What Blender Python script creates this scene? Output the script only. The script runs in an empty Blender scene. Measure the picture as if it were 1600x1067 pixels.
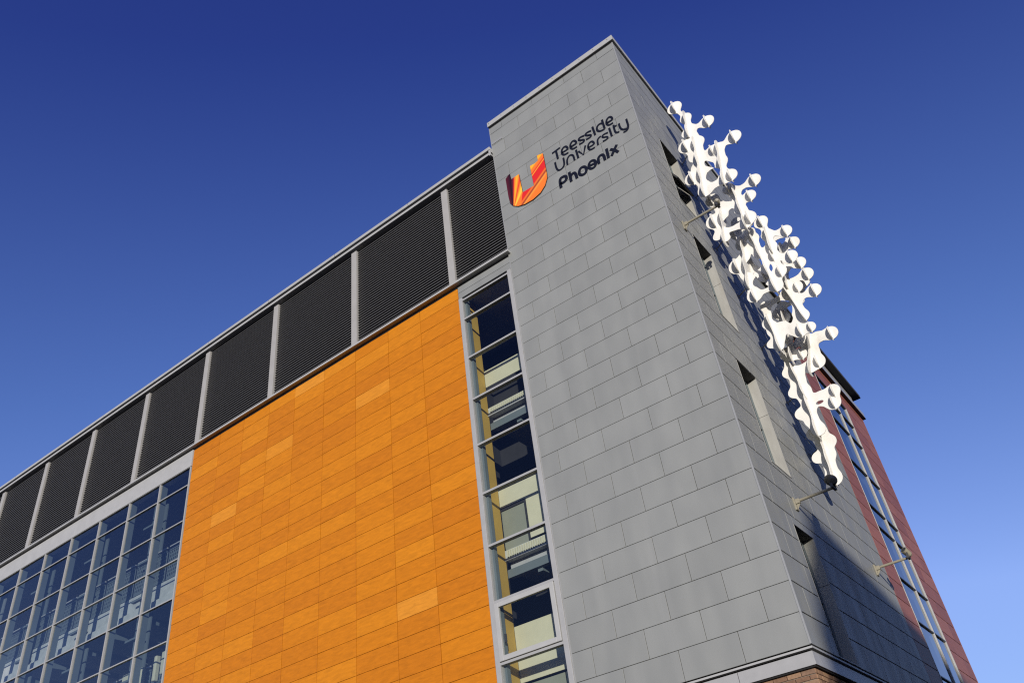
import bpy, bmesh, math, random
import numpy as np
from mathutils import Vector, Matrix

random.seed(11)
scene = bpy.context.scene
col = scene.collection

# ---------------------------------------------------------------- units
# One cladding course of the tower is 0.5 m: plan coordinates are written in courses,
# heights as courses below the tower top (k, negative downwards).
C = 0.5
ZTOP = 20.92
def W(x, y, k):
    return (x * C, y * C, ZTOP + k * C)

# ---------------------------------------------------------------- camera
CAM_C = (7.38057, -25.91452, -38.64266)
CAM_R = ((0.79041863, 0.44059145, 0.42557909),
         (0.60142575, -0.42627063, -0.67570735),
         (-0.11629901, 0.79004590, -0.60191529))
F_PX = 1285.21
cd = bpy.data.cameras.new('camera')
cam = bpy.data.objects.new('camera', cd)
col.objects.link(cam)
mw = Matrix(CAM_R).to_4x4()
mw.translation = Vector(W(*CAM_C))
cam.matrix_world = mw
cd.sensor_width = 36.0
cd.sensor_fit = 'HORIZONTAL'
cd.lens = F_PX / 1600 * 36.0
cd.clip_end = 3000
scene.camera = cam

# ---------------------------------------------------------------- sky and sun
SUN_EL, SUN_AZ = math.radians(8.4), math.radians(34.8)
SUN = Vector((math.sin(SUN_AZ) * math.cos(SUN_EL), -math.cos(SUN_AZ) * math.cos(SUN_EL), math.sin(SUN_EL)))
world = bpy.data.worlds.new('World')
scene.world = world
world.use_nodes = True
wn = world.node_tree.nodes
sky = wn.new('ShaderNodeTexSky')
sky.sky_type = 'NISHITA'
sky.sun_disc = False
sky.sun_elevation = SUN_EL
sky.sun_rotation = math.atan2(SUN.x, SUN.y)
sky.altitude = 100
sky.air_density = 1.0
sky.dust_density = 0.3
sky.ozone_density = 3.0
bg = wn['Background']
bg.inputs['Strength'].default_value = 0.15
# deepen the sky's contrast evenly over the whole dome, as the photograph shows it
def sky_scale(src, s):
    n = wn.new('ShaderNodeVectorMath'); n.operation = 'SCALE'; n.inputs['Scale'].default_value = s
    world.node_tree.links.new(src, n.inputs[0]); return n.outputs[0]
cv = wn.new('ShaderNodeRGBCurve')
cv.mapping.use_clip = False
for ch, pts in enumerate((((0.023, 0.0105), (0.0445, 0.044), (0.094, 0.14), (0.5, 0.30)),
                          ((0.050, 0.022), (0.0955, 0.088), (0.19, 0.22), (0.5, 0.34)),
                          ((0.102, 0.122), (0.184, 0.262), (0.307, 0.46), (0.6, 0.55)))):
    cu = cv.mapping.curves[ch]
    cu.points[0].location = (0, 0); cu.points[1].location = (1.0, pts[-1][1] + (1 - pts[-1][0]) * 0.35)
    for p in pts: cu.points.new(*p)
    for p in cu.points: p.handle_type = 'VECTOR'
cv.mapping.update()
world.node_tree.links.new(sky_scale(sky.outputs['Color'], 0.075), cv.inputs['Color'])
world.node_tree.links.new(sky_scale(cv.outputs['Color'], 2 / 0.15), bg.inputs['Color'])
sl = bpy.data.lights.new('sun', 'SUN')
sl.energy = 5.0
sl.angle = math.radians(0.53)
sl.color = (1.0, 0.93, 0.83)
so = bpy.data.objects.new('sun', sl)
col.objects.link(so)
so.rotation_euler = SUN.to_track_quat('Z', 'Y').to_euler()
so.location = (40, -60, 40)
vs = scene.view_settings
vs.view_transform = 'Standard'
vs.look = 'None'
vs.exposure = 0.0
vs.gamma = 1.0
vs.use_curve_mapping = False
scene.cycles.use_denoising = False          # a denoiser smears the fine louvre lines and joints
scene.cycles.adaptive_threshold = 0.005
scene.cycles.filter_width = 1.2
scene.cycles.max_bounces = 8
scene.cycles.transparent_max_bounces = 16
scene.cycles.sample_clamp_indirect = 4.0
scene.cycles.caustics_reflective = False
scene.cycles.caustics_refractive = False

# ---------------------------------------------------------------- materials
def newmat(name):
    m = bpy.data.materials.new(name)
    m.use_nodes = True
    nt = m.node_tree
    return m, nt, nt.nodes, nt.links, nt.nodes['Principled BSDF']

def surface(name, rgb, rough=0.5, metal=0.0, vary=0.0, mottle=0.06, mscale=3.0, detail=5, bdetail=3, stretch=(1, 1, 1), bump=0.0, bscale=20.0, bdist=0.01, spec=0.5, wear=None, roughvary=0.0):
    """Procedural surface: per-piece tone, world-space mottling, fine relief."""
    m, nt, N, L, p = newmat(name)
    geo = N.new('ShaderNodeNewGeometry')
    mp = N.new('ShaderNodeMapping')
    mp.inputs['Scale'].default_value = stretch
    L.new(geo.outputs['Position'], mp.inputs['Vector'])
    nz = N.new('ShaderNodeTexNoise')
    nz.inputs['Scale'].default_value = mscale
    nz.inputs['Detail'].default_value = detail
    nz.inputs['Roughness'].default_value = 0.6
    L.new(mp.outputs[0], nz.inputs['Vector'])
    mr = N.new('ShaderNodeMapRange')
    mr.inputs['From Min'].default_value = 0.3
    mr.inputs['From Max'].default_value = 0.7
    mr.inputs['To Min'].default_value = 1 - mottle
    mr.inputs['To Max'].default_value = 1 + mottle
    L.new(nz.outputs['Fac'], mr.inputs['Value'])
    oi = N.new('ShaderNodeObjectInfo')
    vr = N.new('ShaderNodeMapRange')
    vr.inputs['To Min'].default_value = 1 - vary
    vr.inputs['To Max'].default_value = 1 + vary
    L.new(oi.outputs['Random'], vr.inputs['Value'])
    mul = N.new('ShaderNodeMath'); mul.operation = 'MULTIPLY'
    L.new(mr.outputs[0], mul.inputs[0]); L.new(vr.outputs[0], mul.inputs[1])
    hsv = N.new('ShaderNodeHueSaturation')
    hsv.inputs['Color'].default_value = (*rgb, 1)
    L.new(mul.outputs[0], hsv.inputs['Value'])
    out = hsv.outputs[0]
    if wear:
        n2 = N.new('ShaderNodeTexNoise'); n2.inputs['Scale'].default_value = wear[1]; n2.inputs['Detail'].default_value = 8
        m2 = N.new('ShaderNodeMapping'); m2.inputs['Scale'].default_value = wear[2]
        L.new(geo.outputs['Position'], m2.inputs['Vector']); L.new(m2.outputs[0], n2.inputs['Vector'])
        r2 = N.new('ShaderNodeMapRange'); r2.inputs['From Min'].default_value = 0.55; r2.inputs['From Max'].default_value = 0.8
        r2.inputs['To Max'].default_value = wear[3]
        L.new(n2.outputs['Fac'], r2.inputs['Value'])
        mx = N.new('ShaderNodeMix'); mx.data_type = 'RGBA'
        L.new(r2.outputs[0], mx.inputs[0]); L.new(out, mx.inputs[6]); mx.inputs[7].default_value = (*wear[0], 1)
        out = mx.outputs[2]
    L.new(out, p.inputs['Base Color'])
    p.inputs['Roughness'].default_value = rough
    if roughvary:
        rr = N.new('ShaderNodeMapRange'); rr.inputs['To Min'].default_value = rough - roughvary; rr.inputs['To Max'].default_value = rough + roughvary
        L.new(nz.outputs['Fac'], rr.inputs['Value']); L.new(rr.outputs[0], p.inputs['Roughness'])
    p.inputs['Metallic'].default_value = metal
    p.inputs['Specular IOR Level'].default_value = spec
    if bump:
        nb = N.new('ShaderNodeTexNoise'); nb.inputs['Scale'].default_value = bscale; nb.inputs['Detail'].default_value = bdetail
        L.new(mp.outputs[0], nb.inputs['Vector'])
        b = N.new('ShaderNodeBump'); b.inputs['Strength'].default_value = bump; b.inputs['Distance'].default_value = bdist
        L.new(nb.outputs['Fac'], b.inputs['Height']); L.new(b.outputs[0], p.inputs['Normal'])
    return m

def ramp_surface(name, stops, rough, grain, gscale, streak, spec=0.3):
    """Per-piece colour picked from a ramp, with streaky grain."""
    m, nt, N, L, p = newmat(name)
    oi = N.new('ShaderNodeObjectInfo')
    cr = N.new('ShaderNodeValToRGB')
    el = cr.color_ramp.elements
    el[0].position, el[0].color = stops[0][0], (*stops[0][1], 1)
    el[1].position, el[1].color = stops[-1][0], (*stops[-1][1], 1)
    for pos, c in stops[1:-1]:
        e = el.new(pos); e.color = (*c, 1)
    L.new(oi.outputs['Random'], cr.inputs['Fac'])
    geo = N.new('ShaderNodeNewGeometry')
    mp = N.new('ShaderNodeMapping'); mp.inputs['Scale'].default_value = streak; mp.inputs['Rotation'].default_value = (0, 0.35, 0)
    L.new(geo.outputs['Position'], mp.inputs['Vector'])
    nz = N.new('ShaderNodeTexNoise'); nz.inputs['Scale'].default_value = gscale; nz.inputs['Detail'].default_value = 7; nz.inputs['Roughness'].default_value = 0.65
    nz.inputs['Distortion'].default_value = 0.6
    L.new(mp.outputs[0], nz.inputs['Vector'])
    mr = N.new('ShaderNodeMapRange'); mr.inputs['From Min'].default_value = 0.3; mr.inputs['From Max'].default_value = 0.7
    mr.inputs['To Min'].default_value = 1 - grain; mr.inputs['To Max'].default_value = 1 + grain
    L.new(nz.outputs['Fac'], mr.inputs['Value'])
    hs = N.new('ShaderNodeHueSaturation'); L.new(cr.outputs[0], hs.inputs['Color']); L.new(mr.outputs[0], hs.inputs['Value'])
    L.new(hs.outputs[0], p.inputs['Base Color'])
    p.inputs['Roughness'].default_value = rough
    p.inputs['Specular IOR Level'].default_value = spec
    b = N.new('ShaderNodeBump'); b.inputs['Strength'].default_value = 0.15; b.inputs['Distance'].default_value = 0.004
    L.new(nz.outputs['Fac'], b.inputs['Height']); L.new(b.outputs[0], p.inputs['Normal'])
    return m

def glass(name, tint, ior=1.5, dirt=0.0):
    m = bpy.data.materials.new(name); m.use_nodes = True
    nt = m.node_tree; N = nt.nodes; L = nt.links
    N.remove(N['Principled BSDF'])
    tr = N.new('ShaderNodeBsdfTransparent'); tr.inputs[0].default_value = (*tint, 1)
    gl = N.new('ShaderNodeBsdfGlossy'); gl.inputs['Roughness'].default_value = 0.012; gl.inputs[0].default_value = (0.95, 0.97, 1, 1)
    fr = N.new('ShaderNodeFresnel')
    gb = N.new('ShaderNodeNewGeometry'); io = N.new('ShaderNodeMix'); io.data_type = 'FLOAT'
    io.inputs[2].default_value = ior; io.inputs[3].default_value = 1 / ior
    L.new(gb.outputs['Backfacing'], io.inputs[0]); L.new(io.outputs[0], fr.inputs['IOR'])
    nz = N.new('ShaderNodeTexNoise'); nz.inputs['Scale'].default_value = 0.9; nz.inputs['Detail'].default_value = 1
    geo = N.new('ShaderNodeNewGeometry'); L.new(geo.outputs['Position'], nz.inputs['Vector'])
    b = N.new('ShaderNodeBump'); b.inputs['Strength'].default_value = 0.25; b.inputs['Distance'].default_value = 0.02
    L.new(nz.outputs['Fac'], b.inputs['Height']); L.new(b.outputs[0], gl.inputs['Normal'])
    mx = N.new('ShaderNodeMixShader')
    L.new(fr.outputs[0], mx.inputs[0]); L.new(tr.outputs[0], mx.inputs[1]); L.new(gl.outputs[0], mx.inputs[2])
    L.new(mx.outputs[0], N['Material Output'].inputs['Surface'])
    return m

MT = {}
MT['zinc'] = surface('zinc_cladding', (0.226, 0.232, 0.219), rough=0.50, metal=0.08, vary=0.045, mottle=0.045, mscale=1.3, detail=1.5, bdetail=0.5, stretch=(1.6, 1.6, 0.8), bump=0.5, bscale=1.2, bdist=0.05,
                     wear=((0.38, 0.38, 0.36), 2.5, (1, 1, 0.10), 0.14), roughvary=0.08)
MT['zinc_plain'] = surface('zinc_flashing', (0.289, 0.293, 0.285), rough=0.45, metal=0.2, mottle=0.07, mscale=4)
MT['frame'] = surface('painted_aluminium_frame', (0.306, 0.306, 0.302), rough=0.4, mottle=0.05, mscale=6)
MT['frame_white'] = surface('pale_aluminium', (0.345, 0.345, 0.335), rough=0.45, mottle=0.06, mscale=3)
MT['post'] = surface('louvre_post_metal', (0.315, 0.306, 0.289), rough=0.5, mottle=0.06, mscale=3)
MT['slat'] = surface('louvre_slat_metal', (0.088, 0.086, 0.082), rough=0.5, mottle=0.08, mscale=6)
MT['void'] = surface('black_backing_and_shade', (0.006, 0.006, 0.007), rough=0.9, mottle=0.2)  # near-black backing, also shade painted into gaps, ledge soffit and louvre interior
MT['dark'] = surface('dark_backing', (0.02, 0.02, 0.022), rough=0.8, mottle=0.2)
MT['orange'] = ramp_surface('orange_rainscreen_panel', [(0, (0.44, 0.136, 0.005)), (0.35, (0.46, 0.147, 0.005)), (0.7, (0.485, 0.158, 0.005)), (0.93, (0.515, 0.178, 0.007)), (1, (0.56, 0.215, 0.02))],
                            0.55, 0.15, 5.0, (0.7, 1, 3.2), spec=0.2)
MT['red'] = ramp_surface('red_terracotta_panel', [(0, (0.21, 0.070, 0.045)), (0.5, (0.245, 0.086, 0.056)), (1, (0.28, 0.105, 0.068))], 0.5, 0.15, 4.0, (1, 0.6, 4))
MT['glass'] = glass('window_glass', (0.74, 0.80, 0.82), 2.1)
MT['glass_clear'] = glass('clear_glass', (0.84, 0.88, 0.88), 1.5)
MT['glass_dark'] = glass('tinted_glass', (0.30, 0.36, 0.42), 1.9)
MT['mustard'] = surface('mustard_plaster', (0.42, 0.27, 0.05), rough=0.7, mottle=0.08)
MT['cream'] = surface('cream_plaster', (0.50, 0.48, 0.34), rough=0.8, mottle=0.05)
MT['door'] = surface('grey_door', (0.22, 0.23, 0.18), rough=0.6, mottle=0.06)
MT['concrete'] = surface('pale_concrete', (0.42, 0.43, 0.40), rough=0.85, mottle=0.15, mscale=5, bump=0.2, bscale=30)
MT['ceiling'] = surface('grey_ceiling', (0.34, 0.35, 0.36), rough=0.8, mottle=0.06)
MT['steel'] = surface('blue_grey_steel', (0.12, 0.145, 0.15), rough=0.5, mottle=0.06)
MT['carpet'] = surface('dark_floor', (0.06, 0.06, 0.07), rough=0.9, mottle=0.1)
MT['jamb'] = surface('pale_zinc_jamb', (0.340, 0.336, 0.306), rough=0.5, metal=0.1, mottle=0.12, mscale=5, stretch=(1, 1, 0.3), wear=((0.22, 0.17, 0.11), 5.0, (1, 1, 0.25), 0.35))
MT['white'] = surface('white_sheet', (0.70, 0.685, 0.64), rough=0.45, mottle=0.06, mscale=4, wear=((0.42, 0.39, 0.33), 6.0, (1, 1, 0.3), 0.35))
MT['letters'] = surface('black_letter', (0.006, 0.006, 0.007), rough=0.35, mottle=0.1)
MT['lamp_pale'] = surface('pale_lamp_metal', (0.24, 0.22, 0.165), rough=0.5, mottle=0.1, mscale=20)
MT['lamp_dark'] = surface('dark_lamp_metal', (0.035, 0.035, 0.035), rough=0.45, mottle=0.1, mscale=20)
MT['brick'] = ramp_surface('brown_brick', [(0, (0.16, 0.09, 0.055)), (0.4, (0.24, 0.14, 0.085)), (0.8, (0.31, 0.19, 0.11)), (1, (0.13, 0.08, 0.06))], 0.85, 0.25, 18.0, (1, 1, 1.4))
MT['mortar'] = surface('grey_mortar', (0.289, 0.264, 0.221), rough=0.95, mottle=0.15, mscale=20)
MT['roofing'] = surface('grey_roofing', (0.16, 0.16, 0.16), rough=0.9, mottle=0.15)
MT['soffit'] = surface('dark_soffit_shade', (0.03, 0.03, 0.033), rough=0.7, mottle=0.1)  # near-black stands in for the shade on undersides
MT['asphalt'] = surface('asphalt', (0.055, 0.055, 0.055), rough=0.95, mottle=0.3, mscale=6, bump=0.5, bscale=120, bdist=0.006)

# ---------------------------------------------------------------- mesh helpers
def link(o, parent=None):
    col.objects.link(o)
    if parent is not None:
        o.parent = parent
    return o

class MB:
    """Collects boxes and polygons (in courses) and links them as one mesh."""
    def __init__(self):
        self.v, self.f = [], []
    def box(self, x0, x1, y0, y1, k0, k1):
        b = len(self.v)
        for k in (k0, k1):
            for y in (y0, y1):
                for x in (x0, x1):
                    self.v.append(W(x, y, k))
        for q in ((0, 2, 3, 1), (4, 5, 7, 6), (0, 1, 5, 4), (2, 6, 7, 3), (0, 4, 6, 2), (1, 3, 7, 5)):
            self.f.append([b + i for i in q])
        return self
    def poly(self, pts):
        b = len(self.v)
        self.v += [W(*p) for p in pts]
        self.f.append(list(range(b, b + len(pts))))
        return self
    def prism(self, ring0, ring1):
        b = len(self.v); n = len(ring0)
        self.v += [W(*p) for p in ring0] + [W(*p) for p in ring1]
        self.f.append([b + i for i in range(n)][::-1]); self.f.append([b + n + i for i in range(n)])
        for i in range(n):
            j = (i + 1) % n
            self.f.append([b + i, b + j, b + n + j, b + n + i])
        return self
    def tube(self, p0, p1, r, seg=10, r1=None):
        a, c = Vector(p0), Vector(p1); d = (c - a).normalized()
        u = d.orthogonal().normalized(); w = d.cross(u)
        r1 = r if r1 is None else r1
        ring = lambda o, rr: [tuple(o + (u * math.cos(t) + w * math.sin(t)) * rr) for t in [2 * math.pi * i / seg for i in range(seg)]]
        return self.prism(ring(a, r), ring(c, r1))
    def build(self, name, mat, parent=None, bevel=0.0):
        me = bpy.data.meshes.new(name)
        me.from_pydata(self.v, [], self.f)
        bm = bmesh.new(); bm.from_mesh(me)
        bmesh.ops.recalc_face_normals(bm, faces=bm.faces)
        bm.to_mesh(me); bm.free()
        me.materials.append(MT[mat])
        o = bpy.data.objects.new(name, me)
        link(o, parent)
        if bevel:
            md = o.modifiers.new('bevel', 'BEVEL'); md.width = bevel; md.segments = 2; md.limit_method = 'ANGLE'
        return o

def empty(name, loc=(0, 0, 0), parent=None):
    o = bpy.data.objects.new(name, None)
    o.location = loc
    o.empty_display_size = 0.3
    return link(o, parent)

def tag(o, label=None, cat=None, group=None, kind=None):
    if label: o['label'] = label
    if cat: o['category'] = cat
    if group: o['group'] = group
    if kind: o['kind'] = kind
    return o

_pm = {}
def panel_mesh(w, h, t, ch, mat):
    """Flat panel with a small chamfer; x along the wall, z up, front face at y = -t (metres)."""
    key = (round(w, 4), round(h, 4), round(t, 4), ch, mat)
    if key in _pm:
        return _pm[key]
    a, b = w / 2, h / 2
    R = lambda x, z, y: [(-x, y, -z), (x, y, -z), (x, y, z), (-x, y, z)]
    v = R(a, b, 0) + R(a, b, -t + ch) + R(a - ch, b - ch, -t)
    f = [[8, 9, 10, 11]]
    for s in (0, 4):
        for i in range(4):
            j = (i + 1) % 4
            f.append([s + i, s + j, s + 4 + j, s + 4 + i])
    me = bpy.data.meshes.new('panel')
    me.from_pydata(v, [], f)
    me.materials.append(MT[mat])
    _pm[key] = me
    return me

def panel(name, side, u0, u1, k0, k1, t, mat, parent, gap_u=0.02, gap_k=0.036, proud=0.0, ch=0.003, tilt=0.0012):
    """A panel on the front wall (side 'F', u = x) or the right wall (side 'R', u = y); k0 < k1."""
    w = (u1 - u0 - gap_u) * C; h = (k1 - k0 - gap_k) * C
    me = panel_mesh(w, h, t * C, ch, mat)
    o = bpy.data.objects.new(name, me)
    uc, kc = (u0 + u1) / 2, (k0 + k1) / 2
    if side == 'F':
        o.location = W(uc, t - proud, kc)
        o.rotation_euler = (random.gauss(0, tilt), 0, random.gauss(0, tilt))
    else:
        o.location = W(-t + proud, uc, kc)
        o.rotation_euler = (random.gauss(0, tilt), 0, math.pi / 2 + random.gauss(0, tilt))
    return link(o, parent)

CAMV = Vector(W(*CAM_C)); CAMRT = Matrix(CAM_R).transposed()
def to_px(p):
    q = CAMRT @ (Vector(p) - CAMV)
    return (800 + F_PX * q.x / -q.z, 533.5 - F_PX * q.y / -q.z) if q.z < -0.1 else (-9e9, -9e9)
def px_area(pts):
    P = [to_px(W(*p)) for p in pts]
    if max(p[0] for p in P) < 0 or min(p[0] for p in P) > 1600 or min(p[1] for p in P) > 1067:
        return 0
    return abs(sum(P[i][0] * P[(i + 1) % 4][1] - P[(i + 1) % 4][0] * P[i][1] for i in range(4))) / 2

# ================================================================ SETTING
g = MB(); S = 4000
g.poly([(-S, -S, -ZTOP / C), (S, -S, -ZTOP / C), (S, S, -ZTOP / C), (-S, S, -ZTOP / C)])
tag(g.build('ground', 'asphalt'), kind='structure')
KG = -ZTOP / C        # ground level in courses

# ================================================================ BUILDING
bld = tag(empty('university_building'), 'university building with zinc tower, orange panelled wall, black louvres and red end bay', 'building')

XL = -8.37            # left edge of the tower
WINS = [(-10.5, -6.1), (-17.6, -12.9), (-24.8, -20.1), (-31.95, -27.35)]
WY0, WY1 = 2.57, 4.55
XEND = -76.0          # far left end of the main block
YRED, YWIN0, YWIN1, YEND = 15.8, 18.45, 24.25, 29.0

# --- tower core
b = MB()
b.box(XL + 0.02, -0.5, 0.10, YRED, -32.0, -0.5)                 # solid inside
b.box(-0.5, -0.07, 0.10, WY0 - 0.02, -32.0, -0.5)               # right wall round the slots
b.box(-0.5, -0.07, WY1 + 0.02, YRED, -32.0, -0.5)
prev = -0.5
for lo, hi in WINS:
    b.box(-0.5, -0.07, WY0 - 0.02, WY1 + 0.02, hi + 0.02, prev)
    prev = lo - 0.02
tower = b.build('tower_wall', 'void', bld)

# --- zinc panels: collect, rank by size in view, build the largest 300 singly
cand = []
for r in range(1, 33):
    k0, k1 = -float(r), (-float(r - 1) if r > 1 else -0.47)
    js = [-1.07, -3.225, -5.38, -7.53] if r % 2 else [-2.15, -4.30, -6.45]
    ed = [0.0 - 0.035] + js + [XL]
    for a, c in zip(ed[:-1], ed[1:]):
        cand.append(('F', c, a, k0, k1))
    js = [j for j in range(1, 16) if j % 2 == r % 2]
    ed = [0.035] + [float(j) for j in js] + [YRED]
    for a, c in zip(ed[:-1], ed[1:]):
        segs = [(a, c, k0, k1)]
        for lo, hi in WINS:
            out = []
            for (p, q, l, h) in segs:
                if q <= WY0 or p >= WY1 or h <= lo or l >= hi:
                    out.append((p, q, l, h)); continue
                if p < WY0: out.append((p, WY0, l, h))
                if q > WY1: out.append((WY1, q, l, h))
                m0, m1 = max(p, WY0), min(q, WY1)
                if h > hi + 0.1: out.append((m0, m1, max(l, hi), h))
                if l < lo - 0.1: out.append((m0, m1, l, min(h, lo)))
            segs = out
        for (p, q, l, h) in segs:
            if q - p > 0.06 and h - l > 0.06:
                cand.append(('R', p, q, l, h))
def area(c):
    s, u0, u1, k0, k1 = c
    P = [(u0, 0, k0), (u1, 0, k0), (u1, 0, k1), (u0, 0, k1)] if s == 'F' else [(0, u0, k0), (0, u1, k0), (0, u1, k1), (0, u0, k1)]
    return px_area(P)
cand.sort(key=area, reverse=True)
for s, u0, u1, k0, k1 in cand[:300]:
    panel('cladding_panel', s, u0, u1, k0, k1, 0.06, 'zinc', tower, gap_u=0.017 if s == 'F' else 0.034, gap_k=0.015 if s == 'F' else 0.036)
b = MB()
for s, u0, u1, k0, k1 in cand[300:]:
    if s == 'F': b.box(u0 + 0.01, u1 - 0.01, 0.0, 0.06, k0 + 0.018, k1 - 0.018)
    else: b.box(-0.06, 0.0, u0 + 0.01, u1 - 0.01, k0 + 0.018, k1 - 0.018)
if b.v:
    tag(b.build('small_cladding_panels', 'zinc', tower), kind='stuff')
b = MB().box(-0.05, 0.012, -0.012, 0.035, -31.98, -0.47)
b.build('corner_trim', 'zinc_plain', tower)
b = MB().box(XL - 0.03, XL + 0.02, -0.012, 0.10, -31.98, -0.47)
b.build('edge_trim', 'zinc_plain', tower)
# coping: proud cap with a dark gap under it
cop = MB().box(XL - 0.05, 0.10, -0.10, YRED + 0.1, -0.36, 0.0).build('coping', 'frame_white', tower, bevel=0.006)
b = MB()
for i in range(10):
    x = -0.2 - i * 0.9
    b.tube((x, -0.10, -0.16), (x, -0.115, -0.16), 0.022, 6)
b.build('screw', 'lamp_dark', cop)
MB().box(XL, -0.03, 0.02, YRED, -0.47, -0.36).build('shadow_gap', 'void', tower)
# small overflow flashing at the top left of the front
b = MB().box(XL + 0.03, XL + 0.75, -0.03, -0.002, -1.93, -1.75)
b.build('flashing', 'zinc_plain', tower)

# --- slot windows in the right wall
DEP = 0.45
for i, (lo, hi) in enumerate(WINS):
    fr = MB()
    fr.box(-0.49, -0.40, WY0 + 0.02, WY0 + 0.14, lo, hi); fr.box(-0.49, -0.40, WY1 - 0.14, WY1 - 0.02, lo, hi)
    fr.box(-0.488, -0.398, WY0 + 0.14, WY1 - 0.14, lo, lo + 0.13); fr.box(-0.488, -0.398, WY0 + 0.14, WY1 - 0.14, hi - 0.13, hi)
    fr.box(-0.486, -0.396, WY0 + 0.14, WY1 - 0.14, (lo + hi) / 2 - 0.06, (lo + hi) / 2 + 0.06)
    w = fr.build('slot_window', 'steel', bld)
    for a, c in ((lo + 0.13, (lo + hi) / 2 - 0.06), ((lo + hi) / 2 + 0.06, hi - 0.13)):
        MB().box(-0.452, -0.44, WY0 + 0.14, WY1 - 0.14, a, c).build('pane', 'glass_dark', w)
    km = lo + 0.62 * (hi - lo)
    for a, c in ((lo, km - 0.008), (km + 0.008, hi)):               # far jamb in two folded sheets
        MB().box(-0.49, 0.008, WY1 - 0.02, WY1 + 0.018, a, c).build('jamb', 'jamb', w)
    MB().box(-0.49, 0.008, WY0 - 0.018, WY0 + 0.02, lo, hi).build('jamb', 'jamb', w)
    MB().box(-0.492, 0.010, WY0 - 0.018, WY1 + 0.018, hi - 0.001, hi + 0.019).build('lintel', 'soffit', w)
    MB().box(-0.492, 0.022, WY0 - 0.018, WY1 + 0.018, lo - 0.03, lo + 0.001).build('sill', 'jamb', w)
    if i == 0:                                                     # the top window has its vent pushed open
        s = MB()
        P = lambda y, a, t: (-0.40 + 0.55 * a + t, y, hi - 1.75 - 1.2 * a)
        for (y0, y1, a0, a1) in ((WY0 + 0.14, WY0 + 0.26, 0, 1), (WY1 - 0.26, WY1 - 0.14, 0, 1), (WY0 + 0.26, WY1 - 0.26, 0, 0.12), (WY0 + 0.26, WY1 - 0.26, 0.88, 1)):
            r = lambda t: [P(y0, a0, t), P(y1, a0, t), P(y1, a1, t), P(y0, a1, t)]
            s.prism(r(0), r(0.09))
        sash = s.build('open_sash', 'lamp_dark', w)
        r = lambda t: [P(WY0 + 0.26, 0.12, t), P(WY1 - 0.26, 0.12, t), P(WY1 - 0.26, 0.88, t), P(WY0 + 0.26, 0.88, t)]
        MB().prism(r(0.04), r(0.06)).build('sash_board', 'lamp_dark', w)

# --- ledge that runs under tower, orange wall and glazing, and the brick storey below it
def ringband(name, mat, out, k0, k1, depth, parent):
    b = MB()
    b.box(XEND, out, -out, depth - out, k0, k1)
    b.box(out - depth, out, depth - out, YEND, k0, k1)
    return b.build(name, mat, parent)
ledge = ringband('ledge', 'void', -0.12, -32.035, -31.995, 0.5, bld)
ringband('ledge_lip', 'frame_white', -0.01, -32.095, -32.035, 0.6, ledge)
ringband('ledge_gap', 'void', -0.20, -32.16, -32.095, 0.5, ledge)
ringband('ledge_fascia', 'frame', -0.07, -32.55, -32.16, 0.5, ledge)
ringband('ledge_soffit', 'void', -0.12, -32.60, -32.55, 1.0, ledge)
MB().box(-2.55, -2.535, 0.0685, 0.0695, -32.55, -32.16).build('fascia_joint', 'void', ledge)
BR = -0.21
base = MB()
base.box(XEND, BR - 0.02, -BR + 0.02, 1.6, KG, -32.60)
base.box(BR - 1.0, BR - 0.02, 1.6, YEND, KG, -32.60)
brick_wall = base.build('brick_storey', 'mortar', bld)
BL, BH, J = 0.43, 0.13, 0.02
def bricks(side, u0, u1, rows, kt):
    for r in range(rows):
        k1 = kt - r * (BH + J); u = u1
        first = 0.205 if (r % 2) == (side == 'F') else BL
        n = 0
        while u > u0:
            L_ = first if n == 0 else BL
            a = u - L_
            if side == 'F':
                me = panel_mesh(L_ * C, BH * C, 0.05 * C, 0.004, 'brick'); o = bpy.data.objects.new('brick', me)
                o.location = W((a + u) / 2, -BR + 0.03, k1 - BH / 2)
            else:
                me = panel_mesh(L_ * C, BH * C, 0.05 * C, 0.004, 'brick'); o = bpy.data.objects.new('brick', me)
                o.location = W(BR - 0.03, -(u + a) / 2, k1 - BH / 2); o.rotation_euler = (0, 0, math.pi / 2)
            o.location += Vector((random.gauss(0, .001), random.gauss(0, .001), 0))
            link(o, brick_wall)
            u = a - J; n += 1
bricks('F', -8.0, BR, 7, -32.62)
bricks('R', -8.0, BR, 7, -32.62)
b = MB()                                                           # rest of the brickwork, past what can be picked apart
for r in range(7, 56):
    k1 = -32.62 - r * (BH + J); u = BR - (0.1 if r % 2 else 0)
    while u > -12.0:
        b.box(u - BL, u, -BR - 0.02, -BR + 0.03, k1 - BH, k1)
        b.box(BR - 0.03, BR + 0.02, -u, -u + BL, k1 - BH, k1) if u > -8 else None
        u -= BL + J
tag(b.build('lower_bricks', 'brick', brick_wall), kind='stuff')

# --- orange wall
XO0, XO1 = -33.55, -11.78
ow = MB().box(XO0, XO1, 0.14, 0.9, -32.0, -10.45).build('orange_wall', 'dark', bld)
joints = [XO1, -14.42, -16.74, -19.22, -21.70, -24.15, -26.38, -28.70, -30.95, XO0]
rows = [-10.52] + [-11.22 - 0.7965 * i for i in range(27)]
for i in range(len(rows) - 1):
    for a, c in zip(joints[:-1], joints[1:]):
        panel('orange_panel', 'F', c, a, max(rows[i + 1], -31.98), rows[i], 0.06, 'orange', ow, gap_u=0.04, gap_k=0.015, proud=0.0, ch=0.002, tilt=0.003)

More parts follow.
